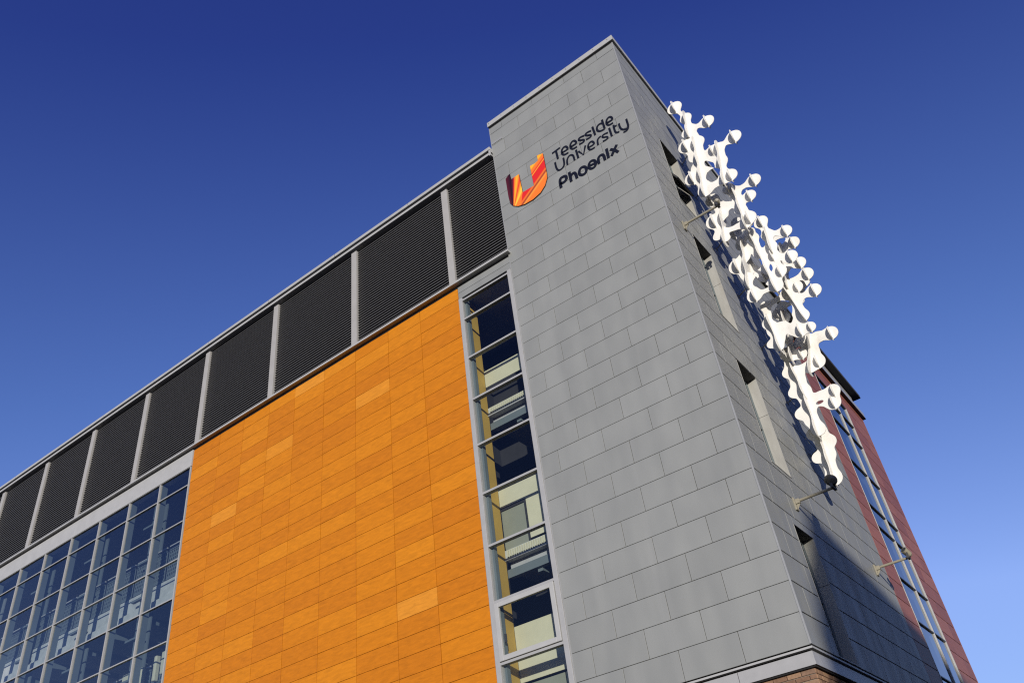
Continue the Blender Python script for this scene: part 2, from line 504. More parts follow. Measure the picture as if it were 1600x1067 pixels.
# --- louvred plant storey
posts = [-12.02, -19.28, -26.38, -33.35, -40.20, -46.90, -53.35, -59.80, -66.3]
LT, LB = -2.95, -10.22
edges = [XL - 0.06] + posts
NS = 40
pitch = (LT - LB) / NS
def slat_mesh(w):
    """Louvre blade: a short upright lip and a blade rising behind it (metres)."""
    key = ('slat', round(w, 3))
    if key in _pm: return _pm[key]
    a = w / 2
    prof = [(0.0, -0.012), (0.0, 0.012), (0.085, 0.012), (0.085, 0.009), (0.004, 0.009), (0.004, -0.012)]
    v = [(-a, y, z) for y, z in prof] + [(a, y, z) for y, z in prof]
    n = len(prof)
    f = [[i, (i + 1) % n, n + (i + 1) % n, n + i] for i in range(n)] + [list(range(n)), list(range(n, 2 * n))[::-1]]
    me = bpy.data.meshes.new('slat'); me.from_pydata(v, [], f)
    bm = bmesh.new(); bm.from_mesh(me); bmesh.ops.recalc_face_normals(bm, faces=bm.faces); bm.to_mesh(me); bm.free()
    me.materials.append(MT['slat']); _pm[key] = me
    return me
for i in range(len(edges) - 1):
    x1 = edges[i] - (0.20 if i else 0.0); x0 = edges[i + 1] + 0.20
    bay = MB().box(x0 - 0.05, x1 + 0.05, 0.55, 0.62, LB - 0.2, LT + 0.35).build('louvre_bay', 'void', bld)
    me = slat_mesh((x1 - x0) * C)
    if i >= 7:                                                     # past three hundred: one joined part
        v, f = [], []
        for s in range(NS):
            o3 = W((x0 + x1) / 2, 0.06, LB + 0.07 + s * pitch); n0 = len(v)
            v += [(p.co.x + o3[0], p.co.y + o3[1], p.co.z + o3[2]) for p in me.vertices]
            f += [[n0 + j for j in p.vertices] for p in me.polygons]
        m2 = bpy.data.meshes.new('far_slats'); m2.from_pydata(v, [], f); m2.materials.append(MT['slat'])
        tag(link(bpy.data.objects.new('far_slats', m2), bay), kind='stuff')
        continue
    for s in range(NS):
        o = bpy.data.objects.new('slat', me)
        o.location = W((x0 + x1) / 2, 0.06, LB + 0.07 + s * pitch)
        link(o, bay)
MB().box(-74, posts[-1] - 0.26, 0.3, 0.6, LB - 0.2, LT + 0.35).build('louvre_screen', 'slat', bld)
for x in posts:
    MB().box(x - 0.21, x + 0.21, -0.06, 0.54, LB + 0.01, LT + 0.02).build('louvre_post', 'post', bld, bevel=0.004)
MB().box(XEND, XL + 0.12, -0.26, 0.5, LB - 0.13, LB).build('louvre_sill', 'frame_white', bld, bevel=0.004)
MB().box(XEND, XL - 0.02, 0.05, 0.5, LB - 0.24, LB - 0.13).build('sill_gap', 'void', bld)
for i in range(11):
    x1 = XL - 0.04 - i * 6.2; x0 = max(x1 - 6.18, XEND)
    MB().box(x0, x1, -0.24, 3.0, -2.42, -2.20 + random.uniform(-.008, .008)).build('roof_coping', 'frame_white', bld, bevel=0.006)
    MB().box(x0 - 0.02, x0 + 0.0, -0.235, 2.9, -2.415, -2.21).build('coping_joint', 'void', bld)
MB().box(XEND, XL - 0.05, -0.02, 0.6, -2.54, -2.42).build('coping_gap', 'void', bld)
MB().box(XEND, XL - 0.045, -0.16, 0.5, -2.72, -2.54).build('eaves_strip', 'frame_white', bld, bevel=0.004)
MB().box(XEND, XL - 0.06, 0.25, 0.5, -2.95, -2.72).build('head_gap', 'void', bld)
MB().box(XL - 0.16, XL - 0.045, -0.20, 0.3, -2.85, -2.20).build('coping_return', 'frame_white', bld)

# --- main block shell behind the facade
sh = MB()
sh.box(XEND, XL, 3.0, 29.5, -2.7, -2.5)                     # plant roof
sh.box(XEND, XL, 0.62, 29.5, -10.9, -10.6)                  # plant floor
sh.box(XEND, XL, 29.5, 30.0, -32, -2.5)                     # rear wall
sh.box(XEND, XEND + 0.4, 0.6, 29.5, -32, -2.5)
sh.box(-33.5, -12.0, 0.95, 1.4, -32.0, -10.9)               # wall behind the orange panels
sh.build('block_shell', 'ceiling', bld)
MB().box(XL - 0.3, XL, 5.4, 29.5, -32, -10.9).build('partition', 'ceiling', bld)

# --- curtain wall at the left
GT = -11.62
MB().box(XEND, XO0 - 0.02, -0.06, 0.5, GT, LB - 0.26).build('glazing_fascia', 'frame_white', bld)
mull = [XO0 - 0.10, -36.75, -40.05, -43.43, -46.80, -50.12, -53.40, -56.7, -60.0, -63.3, -66.6, -69.9, -73.2]
trans = [GT, -12.88, -15.26, -17.64, -20.0, -22.38, -24.76, -27.14, -29.52, -31.9]
cw = MB().box(XEND, XO0, 0.08, 0.40, -32.0, -31.9).build('curtain_wall', 'frame', bld)
for x in mull:
    m_ = MB().box(x - 0.045, x + 0.045, -0.04, 0.12, -31.95, GT).build('mullion', 'frame', cw, bevel=0.003)
    MB().box(x - 0.06, x + 0.06, 0.13, 0.50, -31.95, GT - 0.02).build('mullion_fin', 'steel', cw)
for t in trans:
    MB().box(XEND, XO0 - 0.18, -0.03, 0.115, t - 0.033, t + 0.033).build('transom', 'frame', cw)
for a, c in zip(mull[:-1], mull[1:]):
    for t0, t1 in zip(trans[:-1], trans[1:]):
        if px_area([(a, 0, t0), (c, 0, t0), (c, 0, t1), (a, 0, t1)]) > 30:
            b = MB(); d = random.gauss(0, 0.004)
            b.poly([(c + .07, 0.05 + d, t1 + .045), (a - .07, 0.05 - d, t1 + .045), (a - .07, 0.05 - d, t0 - .045), (c + .07, 0.05 + d, t0 - .045)])
            b.build('pane', 'glass', cw)
# rooms behind it
def room(k_floor):
    sl = MB().box(XEND + 0.5, -33.7, 1.6, 29, k_floor - 0.35, k_floor).build('floor_slab', 'carpet', bld)
    MB().box(XEND + 0.5, -33.7, 1.62, 28.9, k_floor - 0.50, k_floor - 0.36).build('ceiling', 'concrete', sl)
    MB().box(XEND + 0.5, -33.7, 1.35, 1.59, k_floor - 1.0, k_floor + 0.12).build('edge_beam', 'concrete', sl)
    MB().box(XEND + 0.5, -33.7, 1.05, 1.30, k_floor - 1.55, k_floor - 1.05).build('service_duct', 'concrete', sl)
    for q in range(12):
        x = -35.2 - q * 3.34
        MB().box(x - 0.12, x + 0.12, 1.0, 6.0, k_floor - 1.95, k_floor - 1.6).build('cross_beam', 'steel', sl)
    return sl
slabs = [room(k) for k in (-17.75, -24.95, -31.9)]
for x in (-38.4, -45.1, -51.8, -58.5, -65.2):
    b = MB(); b.box(x - 0.32, x + 0.32, 1.0, 1.08, -31.9, -11.0); b.box(x - 0.32, x + 0.32, 1.5, 1.58, -31.9, -11.0); b.box(x - 0.05, x + 0.05, 1.08, 1.5, -31.9, -11.0)
    cl = b.build('steel_column', 'steel', bld)
    b = MB()
    for k in (-13.6, -16.0, -18.4, -20.8, -23.2, -25.6):
        b.box(x - 0.9, x + 0.5, 0.78, 0.98, k, k + 0.12)
    b.build('tie_bracket', 'steel', cl)
for kf in (-17.63, -24.83):
    for q in range(10):
        x1 = -33.9 - q * 3.34; x0 = x1 - 3.1
        b = MB()
        b.box(x0, x1, 1.42, 1.52, kf + 2.02, kf + 2.12); b.box(x0, x1, 1.42, 1.52, kf + 0.1, kf + 0.2)
        n = 17
        for j in range(n + 1):
            x = x0 + (x1 - x0) * j / n
            b.box(x - 0.035, x + 0.035, 1.45, 1.48, kf + 0.2, kf + 2.0)
        for j in range(8):
            k = kf + 0.25 + j * 0.245
            b.box(x0, x1, 1.481, 1.50, k, k + 0.10)
        b.build('balustrade', 'steel', bld)
        MB().box(x0, x1, 1.40, 1.46, kf + 2.25, kf + 2.33).build('handrail', 'frame_white', bld)
for (x0, x1, k0, k1, lb) in ((-35.9, -34.0, -23.4, -22.15, 'tall cream storage unit behind the glazing, nearest the orange wall'),
                            (-36.6, -36.35, -23.6, -22.2, 'thin cream upright behind the glazing beside the tallest unit'),
                            (-39.6, -37.6, -23.5, -22.5, 'cream storage unit behind the glazing, second from the orange wall'),
                            (-43.0, -40.9, -23.6, -22.6, 'cream storage unit behind the glazing, third from the orange wall'),
                            (-47.5, -45.2, -23.7, -22.8, 'low cream storage unit behind the glazing, farthest from the orange wall')):
    tag(MB().box(x0, x1, 1.15, 1.45, k0, k1).build('storage_unit', 'cream', None, bevel=0.03), lb, 'storage unit', 'cream units behind the glazing')
MB().box(XEND + 0.5, -33.7, 16, 16.2, -32, -10.9).build('rear_partition', 'ceiling', bld)

# --- stair strip window between orange wall and tower
SX0, SX1 = -11.52, -8.62
st = [-11.50, -12.73, -15.13, -17.54, -19.99, -22.40, -24.80, -27.16, -29.53, -31.9]
sw = MB()
sw.box(XO1 + 0.03, SX0, -0.05, 0.24, -31.98, -11.32)
sw.box(SX1, XL - 0.035, -0.05, 0.24, -31.98, -11.32)
sw = sw.build('strip_window', 'frame', bld, bevel=0.004)
for k0, k1 in ((-10.88, -10.50), (-11.28, -10.90)):
    MB().box(XO1 + 0.03, XL - 0.035, -0.01, 0.2, k0, k1).build('head_panel', 'zinc', sw)
for t in st:
    MB().box(SX0, SX1, -0.045, 0.20, t - 0.05, t + 0.05).build('transom', 'frame', sw, bevel=0.003)
b = MB(); b.box(SX0, SX0 + 0.10, 0.21, 0.42, -31.9, -11.4); b.box(SX1 - 0.10, SX1, 0.21, 0.42, -31.9, -11.4)
b.build('inner_reveal', 'steel', sw)
for t1, t0 in zip(st[:-1], st[1:]):
    if t0 == -29.53: continue
    MB().poly([(SX0, 0.06, t0 + .05), (SX1, 0.06, t0 + .05), (SX1, 0.06, t1 - .05), (SX0, 0.06, t1 - .05)]).build('pane', 'glass_clear', sw)
cs = MB()
a0, a1, c0, c1 = SX0 + 0.02, SX1 - 0.02, -29.46, -27.23
cs.box(a0, a0 + 0.20, -0.10, 0.03, c0, c1); cs.box(a1 - 0.20, a1, -0.10, 0.03, c0, c1)
cs.box(a0 + 0.20, a1 - 0.20, -0.10, 0.03, c0, c0 + 0.19); cs.box(a0 + 0.20, a1 - 0.20, -0.10, 0.03, c1 - 0.19, c1)
cs = cs.build('casement', 'frame_white', sw, bevel=0.006)
MB().poly([(a0 + .2, -0.03, c0 + .19), (a1 - .2, -0.03, c0 + .19), (a1 - .2, -0.03, c1 - .19), (a0 + .2, -0.03, c1 - .19)]).build('casement_pane', 'glass_clear', sw)
MB().box(a0 + 0.23, a0 + 0.30, 0.05, 0.14, -28.75, -28.45).build('handle', 'lamp_dark', sw)
# stairwell behind it
MB().box(XO1 - 0.1, -11.66, 0.24, 1.32, -32.0, -11.0).build('stair_side_wall', 'mustard', bld)
MB().box(-8.6, -8.44, 0.24, 5.3, -32.0, -11.0).build('stair_side_wall', 'ceiling', bld)
MB().box(-14.0, -8.6, 5.3, 5.6, -32.0, -10.9).build('stair_back_wall', 'dark', bld)
MB().box(-14.2, -14.0, 1.4, 5.6, -32.0, -10.9).build('stair_back_wall', 'dark', bld)
for kf in (-17.75, -24.95, -32.1):
    s_ = MB().box(-11.65, -8.62, 1.30, 1.62, kf - 0.10, kf + 0.34).build('landing_edge', 'concrete', bld)
    MB().box(-11.65, -8.62, 1.22, 1.30, kf - 0.14, kf - 0.08).build('edge_trim', 'frame_white', s_)
    MB().box(-11.65, -8.62, 1.62, 5.3, kf - 0.55, kf - 0.10).build('landing_slab', 'ceiling', s_)
    MB().box(-11.65, -8.62, 1.34, 1.6, kf - 0.85, kf - 0.50).build('landing_beam', 'steel', s_)
    MB().box(-10.25, -10.0, 1.5, 5.2, kf - 1.0, kf - 0.56).build('soffit_beam', 'steel', s_)
    b = MB()
    for j in range(24):
        x = -11.5 + j * 0.12
        b.box(x, x + 0.06, 1.24, 1.30, kf + 0.0, kf + 0.30)
    b.build('edge_rib', 'cream', s_)
for kc, has_door in ((-15.22, False), (-21.78, True), (-27.83, False)):
    p_ = MB().box(-11.66, -9.0, 1.34, 1.42, kc - (0.95 if not has_door else 0.85), kc).build('stair_panel', 'cream', bld)
    if has_door:
        MB().box(-11.66, -10.28, 1.335, 1.40, kc - 0.99, kc - 0.86).build('door_head', 'dark', p_)
        MB().box(-11.66, -10.38, 1.40, 1.46, kc - 2.9, kc - 0.99).build('door', 'door', p_)
        MB().box(-10.38, -10.28, 1.335, 1.40, kc - 2.9, kc - 0.99).build('door_post', 'dark', p_)
        MB().box(-10.27, -9.0, 1.34, 1.42, kc - 2.7, kc - 0.86).build('door_surround', 'cream', p_)
    else:
        MB().box(-11.66, -9.9, 1.335, 1.40, kc - 1.2, kc - 0.96).build('rail', 'dark', p_)
MB().box(-11.66, -9.0, 1.34, 1.42, -30.0, -28.8).build('stair_panel', 'cream', bld)
MB().box(-11.66, -9.6, 1.36, 1.44, -31.9, -30.1).build('stair_panel', 'door', bld)
MB().box(-9.55, -9.0, 1.34, 1.42, -31.9, -30.1).build('stair_panel', 'cream', bld)

# --- red end bay on the right wall
KR = -11.62
rw = MB()
rw.box(-0.5, -0.08, YRED + 0.02, YWIN0 - 0.02, -32.0, KR)
rw.box(-0.5, -0.08, YWIN1 + 0.02, YEND - 0.02, -32.0, KR)
rw.box(-0.5, -0.08, YWIN0 - 0.02, YWIN1 + 0.02, -12.95, KR)
rw.box(XL, -0.5, YEND - 0.4, YEND - 0.05, -32.0, KR)
rw = rw.build('red_wall', 'dark', bld)
for r in range(12, 33):
    k1 = -float(r - 1) if r > 12 else KR - 0.02
    k0 = -float(r)
    panel('red_panel', 'R', YRED + 0.02, YWIN0 - 0.02, k0, k1, 0.06, 'red', rw, gap_u=0.01)
    m_ = (YWIN1 + YEND) / 2 + (0.6 if r % 2 else -0.6)
    panel('red_panel', 'R', YWIN1 + 0.02, m_, k0, k1, 0.06, 'red', rw, gap_u=0.01)
    panel('red_panel', 'R', m_, YEND, k0, k1, 0.06, 'red', rw, gap_u=0.01)
    if r == 12 or r == 13:
        panel('red_panel', 'R', YWIN0, YWIN1, max(k0, -12.95), k1, 0.06, 'red', rw, gap_u=0.01)
MB().box(XL, 0.01, YEND, YEND + 0.06, -32.0, KR).build('end_panel', 'red', rw)
rtr = [-12.95, -14.35, -15.85, -18.62, -21.3, -22.6, -25.38, -27.62, -30.2, -32.0]
rwin = MB()
for y0, y1 in ((YWIN0, YWIN0 + 0.07), (YWIN1 - 0.14, YWIN1), (21.67, 21.77)):
    rwin.box(-0.30, 0.015, y0, y1, -31.98, -12.97)
rwin = rwin.build('red_bay_window', 'frame_white', bld, bevel=0.003)
for t in rtr:
    for y0, y1 in ((YWIN0 + 0.07, 21.67), (21.77, YWIN1 - 0.14)):
        MB().box(-0.28, 0.012, y0 + .005, y1 - .005, t - 0.03, t + 0.03).build('transom', 'lamp_dark', rwin)
for t1, t0 in zip(rtr[:-1], rtr[1:]):
    for y0, y1 in ((YWIN0 + 0.07, 21.67), (21.77, YWIN1 - 0.14)):
        MB().poly([(-0.06, y0, t0 + .03), (-0.06, y1, t0 + .03), (-0.06, y1, t1 - .03), (-0.06, y0, t1 - .03)]).build('pane', 'glass_dark', rwin)
bl = MB()
for k0, k1 in ((-18.4, -16.2), (-25.2, -23.0)):
    bl.box(-0.6, -0.56, YWIN0 + 0.2, 20.6, k0, k1)
bl.build('blind', 'concrete', rwin)
MB().box(XL, -2.0, YRED, YRED + 0.3, -32, KR).build('bay_partition', 'dark', bld)
MB().box(-2.3, -2.0, YRED + 0.3, YEND - 0.4, -32, KR).build('bay_partition', 'dark', bld)
for k in (-18.0, -25.0):
    MB().box(-2.0, -0.55, YRED + 0.3, YEND - 0.4, k - 0.5, k).build('bay_floor', 'ceiling', bld)
# parapet, set-back top storey and its oversailing roof
MB().box(XL, 0.20, YRED + 0.02, YEND + 0.25, KR - 0.02, KR + 0.06).build('bay_parapet', 'soffit', bld)  # thin slab whose dark colour paints in the underside's shade
MB().box(XL, 0.19, YRED + 0.03, YEND + 0.24, KR + 0.06, KR + 0.42).build('parapet_cap', 'frame', bld)
MB().box(XL, -0.32, YRED + 0.1, 30.6, KR + 0.42, -8.86).build('top_storey', 'frame', bld)
MB().box(XL, 0.15, YRED - 3.0, 31.5, -8.86, -8.60).build('oversailing_roof', 'soffit', bld)

# ================================================================ SIGN
LETTERS = [
 (0.12,[[(-4.828,-5.548),(-4.324,-5.502)],[(-4.58,-5.549),(-4.573,-6.187)]]),
 (0.118,[[(-4.274,-5.944),(-3.917,-5.969),(-3.91,-5.828),(-3.987,-5.671),(-4.118,-5.636),(-4.244,-5.735),(-4.296,-5.907),(-4.262,-6.088),(-4.147,-6.207),(-3.925,-6.208)]]),
 (0.117,[[(-3.735,-5.931),(-3.383,-5.956),(-3.375,-5.816),(-3.45,-5.659),(-3.579,-5.625),(-3.705,-5.723),(-3.757,-5.894),(-3.725,-6.074),(-3.613,-6.192),(-3.392,-6.193)]]),
 (0.116,[[(-2.859,-5.779),(-3.029,-5.72),(-3.174,-5.726),(-3.223,-5.802),(-3.155,-5.916),(-2.978,-5.986),(-2.926,-6.103),(-2.999,-6.182),(-3.249,-6.148)]]),
 (0.115,[[(-2.437,-5.759),(-2.605,-5.7),(-2.749,-5.706),(-2.798,-5.782),(-2.731,-5.895),(-2.556,-5.965),(-2.505,-6.082),(-2.578,-6.16),(-2.826,-6.126)]]),
 (0.116,[[(-2.325,-5.54),(-2.292,-6.228)]]),
 (0.114,[[(-1.716,-5.811),(-1.88,-5.661),(-2.055,-5.713),(-2.139,-5.887),(-2.091,-6.1),(-1.951,-6.203),(-1.734,-6.232)],[(-1.736,-5.495),(-1.724,-6.228)]]),
 (0.113,[[(-1.547,-5.928),(-1.211,-5.953),(-1.199,-5.816),(-1.266,-5.663),(-1.388,-5.629),(-1.511,-5.725),(-1.567,-5.892),(-1.541,-6.069),(-1.438,-6.184),(-1.227,-6.185)]]),
 (0.107,[[(-4.777,-6.277),(-4.78,-6.726),(-4.683,-6.994),(-4.485,-7.021),(-4.333,-6.905),(-4.278,-6.74),(-4.269,-6.337)]]),
 (0.105,[[(-4.128,-6.992),(-4.118,-6.689),(-3.987,-6.483),(-3.824,-6.46),(-3.708,-6.604),(-3.697,-6.793),(-3.699,-7.018)]]),
 (0.116,[[(-3.492,-6.359),(-3.472,-7.024)]]),
 (0.11,[[(-3.38,-6.561),(-3.158,-7.008),(-2.946,-6.481)]]),
 (0.108,[[(-2.815,-6.759),(-2.474,-6.781),(-2.464,-6.645),(-2.535,-6.494),(-2.66,-6.462),(-2.783,-6.558),(-2.836,-6.724),(-2.807,-6.898),(-2.7,-7.011),(-2.486,-7.01)]]),
 (0.102,[[(-2.286,-7.005),(-2.269,-6.689),(-2.178,-6.567),(-2.023,-6.536)]]),
 (0.101,[[(-1.62,-6.61),(-1.782,-6.555),(-1.922,-6.562),(-1.97,-6.635),(-1.907,-6.744),(-1.737,-6.81),(-1.689,-6.923),(-1.761,-6.999),(-2.002,-6.969)]]),
 (0.112,[[(-1.498,-6.351),(-1.479,-7.019)]]),
 (0.107,[[(-1.244,-6.341),(-1.265,-6.795),(-1.216,-6.981),(-1.055,-7.024)],[(-1.31,-6.472),(-1.087,-6.514)]]),
 (0.106,[[(-0.956,-6.477),(-0.966,-6.753),(-0.898,-7.004),(-0.726,-7.129),(-0.577,-7.121)],[(-0.533,-6.498),(-0.532,-7.042),(-0.615,-7.225),(-0.739,-7.279),(-0.859,-7.223)]]),
 (0.17,[[(-4.752,-8.242),(-4.744,-7.582),(-4.47,-7.581),(-4.346,-7.679),(-4.36,-7.882),(-4.515,-7.993),(-4.75,-7.926)]]),
 (0.16,[[(-4.137,-7.534),(-4.14,-8.256)],[(-4.13,-7.917),(-4.007,-7.77),(-3.861,-7.793),(-3.802,-7.973),(-3.802,-8.278)]]),
 (0.158,[[(-3.619,-7.944),(-3.511,-7.757),(-3.326,-7.766),(-3.197,-7.927),(-3.202,-8.131),(-3.319,-8.297),(-3.498,-8.27),(-3.62,-8.134),(-3.619,-7.944)]]),
 (0.146,[[(-3.046,-7.979),(-2.632,-8.041)],[(-3.05,-7.935),(-2.942,-7.749),(-2.757,-7.747),(-2.639,-7.902),(-2.641,-8.108),(-2.761,-8.264),(-2.932,-8.249),(-3.051,-8.114),(-3.05,-7.935)]]),
 (0.154,[[(-2.494,-8.249),(-2.485,-7.87),(-2.354,-7.75),(-2.21,-7.775),(-2.141,-7.919),(-2.148,-8.259)]]),
 (0.155,[[(-1.928,-7.569),(-1.947,-8.263)]]),
 (0.154,[[(-1.756,-7.771),(-1.557,-7.965),(-1.392,-8.275)],[(-1.372,-7.741),(-1.557,-7.965),(-1.773,-8.249)]])]

sign = tag(empty('wall_lettering', W(-4.7, 0, -7.0)), 'black raised letters reading Teesside University Phoenix on the zinc tower', 'lettering')
def stroke_obj(name, width, strokes, parent, y0=-0.002, th=0.018):
    off = Vector(W(-4.7, 0, -7.0)); h = width / 2
    bm = bmesh.new()
    for si, pl in enumerate(strokes):
        # smooth the centre line
        P = [Vector(p) for p in pl]
        if len(P) > 3:
            for _ in range(2):
                closed = (P[0] - P[-1]).length < 1e-6
                Q = [] if closed else [P[0]]
                for a, b_ in zip(P[:-1], P[1:]):
                    Q += [a * 0.75 + b_ * 0.25, a * 0.25 + b_ * 0.75]
                Q = Q + ([Q[0]] if closed else [P[-1]])
                P = Q
        n = len(P); Lf, Rt = [], []
        closed = (P[0] - P[-1]).length < 1e-6
        for i, p in enumerate(P):
            a = P[i - 1] if i else (P[-2] if closed else p)
            c = P[i + 1] if i < n - 1 else (P[1] if closed else p)
            d = (c - a).normalized(); nn = Vector((-d.y, d.x)) * h
            Lf.append(p + nn); Rt.append(p - nn)
        yy = y0 - th - 0.002 * si
        def vv(q, y):
            return bm.verts.new(Vector(W(q.x, y, q.y)) - off)
        Fl = [vv(q, yy) for q in Lf]; Fr = [vv(q, yy) for q in Rt]
        Bl = [vv(q, y0) for q in Lf]; Br_ = [vv(q, y0) for q in Rt]
        for i in range(n - 1):
            bm.faces.new((Fl[i], Fl[i + 1], Fr[i + 1], Fr[i]))
            bm.faces.new((Fl[i], Bl[i], Bl[i + 1], Fl[i + 1]))
            bm.faces.new((Fr[i], Fr[i + 1], Br_[i + 1], Br_[i]))
        if not closed:
            bm.faces.new((Fl[0], Fr[0], Br_[0], Bl[0])); bm.faces.new((Fl[-1], Bl[-1], Br_[-1], Fr[-1]))
    bmesh.ops.recalc_face_normals(bm, faces=bm.faces)
    me = bpy.data.meshes.new(name); bm.to_mesh(me); bm.free()
    me.materials.append(MT['letters'])
    return link(bpy.data.objects.new(name, me), parent)
for wd, st_ in LETTERS:
    stroke_obj('letter', wd, st_, sign)

def flame(name, coord, stops, seed):
    m, nt, N, L, p = newmat(name)
    geo = N.new('ShaderNodeNewGeometry'); sp = N.new('ShaderNodeSeparateXYZ'); L.new(geo.outputs['Position'], sp.inputs[0])
    def mth(op, a, b_):
        n = N.new('ShaderNodeMath'); n.operation = op
        for i, q in enumerate((a, b_)):
            if isinstance(q, (int, float)): n.inputs[i].default_value = q
            else: L.new(q, n.inputs[i])
        return n.outputs[0]
    xs = mth('DIVIDE', sp.outputs[0], C); ks = mth('DIVIDE', mth('SUBTRACT', sp.outputs[2], ZTOP), C)
    t = coord(mth, xs, ks)
    nz = N.new('ShaderNodeTexNoise'); nz.noise_dimensions = '1D'; nz.inputs['Scale'].default_value = 9.0; nz.inputs['Detail'].default_value = 4
    L.new(mth('ADD', t, seed), nz.inputs['W'])
    t2 = mth('ADD', t, mth('MULTIPLY', mth('SUBTRACT', nz.outputs['Fac'], 0.5), 0.10))
    cr = N.new('ShaderNodeValToRGB'); el = cr.color_ramp.elements
    el[0].position, el[0].color = stops[0][0], (*stops[0][1], 1); el[1].position, el[1].color = stops[-1][0], (*stops[-1][1], 1)
    for pos, c in stops[1:-1]:
        e = el.new(pos); e.color = (*c, 1)
    L.new(t2, cr.inputs[0]); L.new(cr.outputs[0], p.inputs['Base Color'])
    p.inputs['Roughness'].default_value = 0.4
    return m
YEL, ORG, RED, DRK, MAR = (0.85, 0.42, 0.02), (0.75, 0.17, 0.015), (0.62, 0.018, 0.012), (0.012, 0.003, 0.004), (0.09, 0.008, 0.012)
def cl(mth, x, k):                                   # fan of rays from the foot of the U
    r = mth('DIVIDE', mth('ADD', x, 7.66), mth('ADD', k, 7.75))
    return mth('MULTIPLY', mth('ADD', r, 0.12), 1.0)
def crt(mth, x, k):
    p_ = mth('ADD', mth('MULTIPLY', x, -0.59), mth('MULTIPLY', k, 0.81))
    return mth('MULTIPLY', mth('ADD', p_, 2.45), 0.5)
MT['flame_a'] = flame('flame_print_left', cl, [(0.0, MAR), (0.12, (0.05, .004, .006)), (0.19, DRK), (0.24, MAR), (0.28, RED), (0.32, ORG), (0.37, YEL), (0.44, ORG), (0.50, RED), (0.56, ORG), (0.64, YEL), (0.8, (0.9, 0.5, .05)), (1.0, ORG)], 3.1)
MT['flame_b'] = flame('flame_print_right', crt, [(0.0, ORG), (0.07, ORG), (0.12, (0.8, .3, .04)), (0.18, (0.25, .012, .01)), (0.23, ORG), (0.29, RED), (0.52, RED), (0.545, YEL), (0.57, RED), (0.64, ORG), (0.70, ORG), (0.76, YEL), (0.82, (.85, .36, .02)), (0.87, RED), (1.0, RED)], 7.7)
LOGO = [(-7.816, -5.2), (-7.532, -5.015), (-7.501, -5.494), (-6.977, -5.486), (-6.942, -6.925), (-6.21, -6.96), (-6.222, -5.434), (-5.926, -5.481), (-5.702, -5.424), (-5.693, -5.024), (-5.342, -5.143), (-5.356, -6.663), (-5.389, -7.004), (-5.603, -7.427), (-5.936, -7.712), (-6.414, -7.842), (-6.944, -7.804), (-7.347, -7.649), (-7.625, -7.412), (-7.776, -7.097), (-7.817, -6.562)]
EO = Vector(W(-6.6, 0, -7.8))
emblem = tag(empty('emblem_sign', EO), 'flame coloured U shaped emblem beside the black lettering on the tower', 'emblem')
def plate(name, pts, mat, y0, y1, parent, off):
    b = MB()
    b.prism([(x, y0, k) for x, k in pts], [(x, y1, k) for x, k in pts])
    o = b.build(name, mat, parent)
    for v in o.data.vertices: v.co -= off
    bm = bmesh.new(); bm.from_mesh(o.data); bmesh.ops.triangulate(bm, faces=[f for f in bm.faces if len(f.verts) > 4]); bm.to_mesh(o.data); bm.free()
    return o
plate('left_stroke', LOGO[:5] + [(-7.16, -7.725)] + LOGO[17:], 'flame_a', -0.002, -0.05, emblem, EO)
plate('right_stroke', [LOGO[4]] + LOGO[5:17] + [(-7.16, -7.725)], 'flame_b', -0.002, -0.05, emblem, EO)
cxy = (-6.6, -6.5)
plate('edge_backing', [(cxy[0] + (x - cxy[0]) * 1.0 + 0.015, k - 0.035) for x, k in LOGO], 'letters', -0.001, -0.03, emblem, EO)

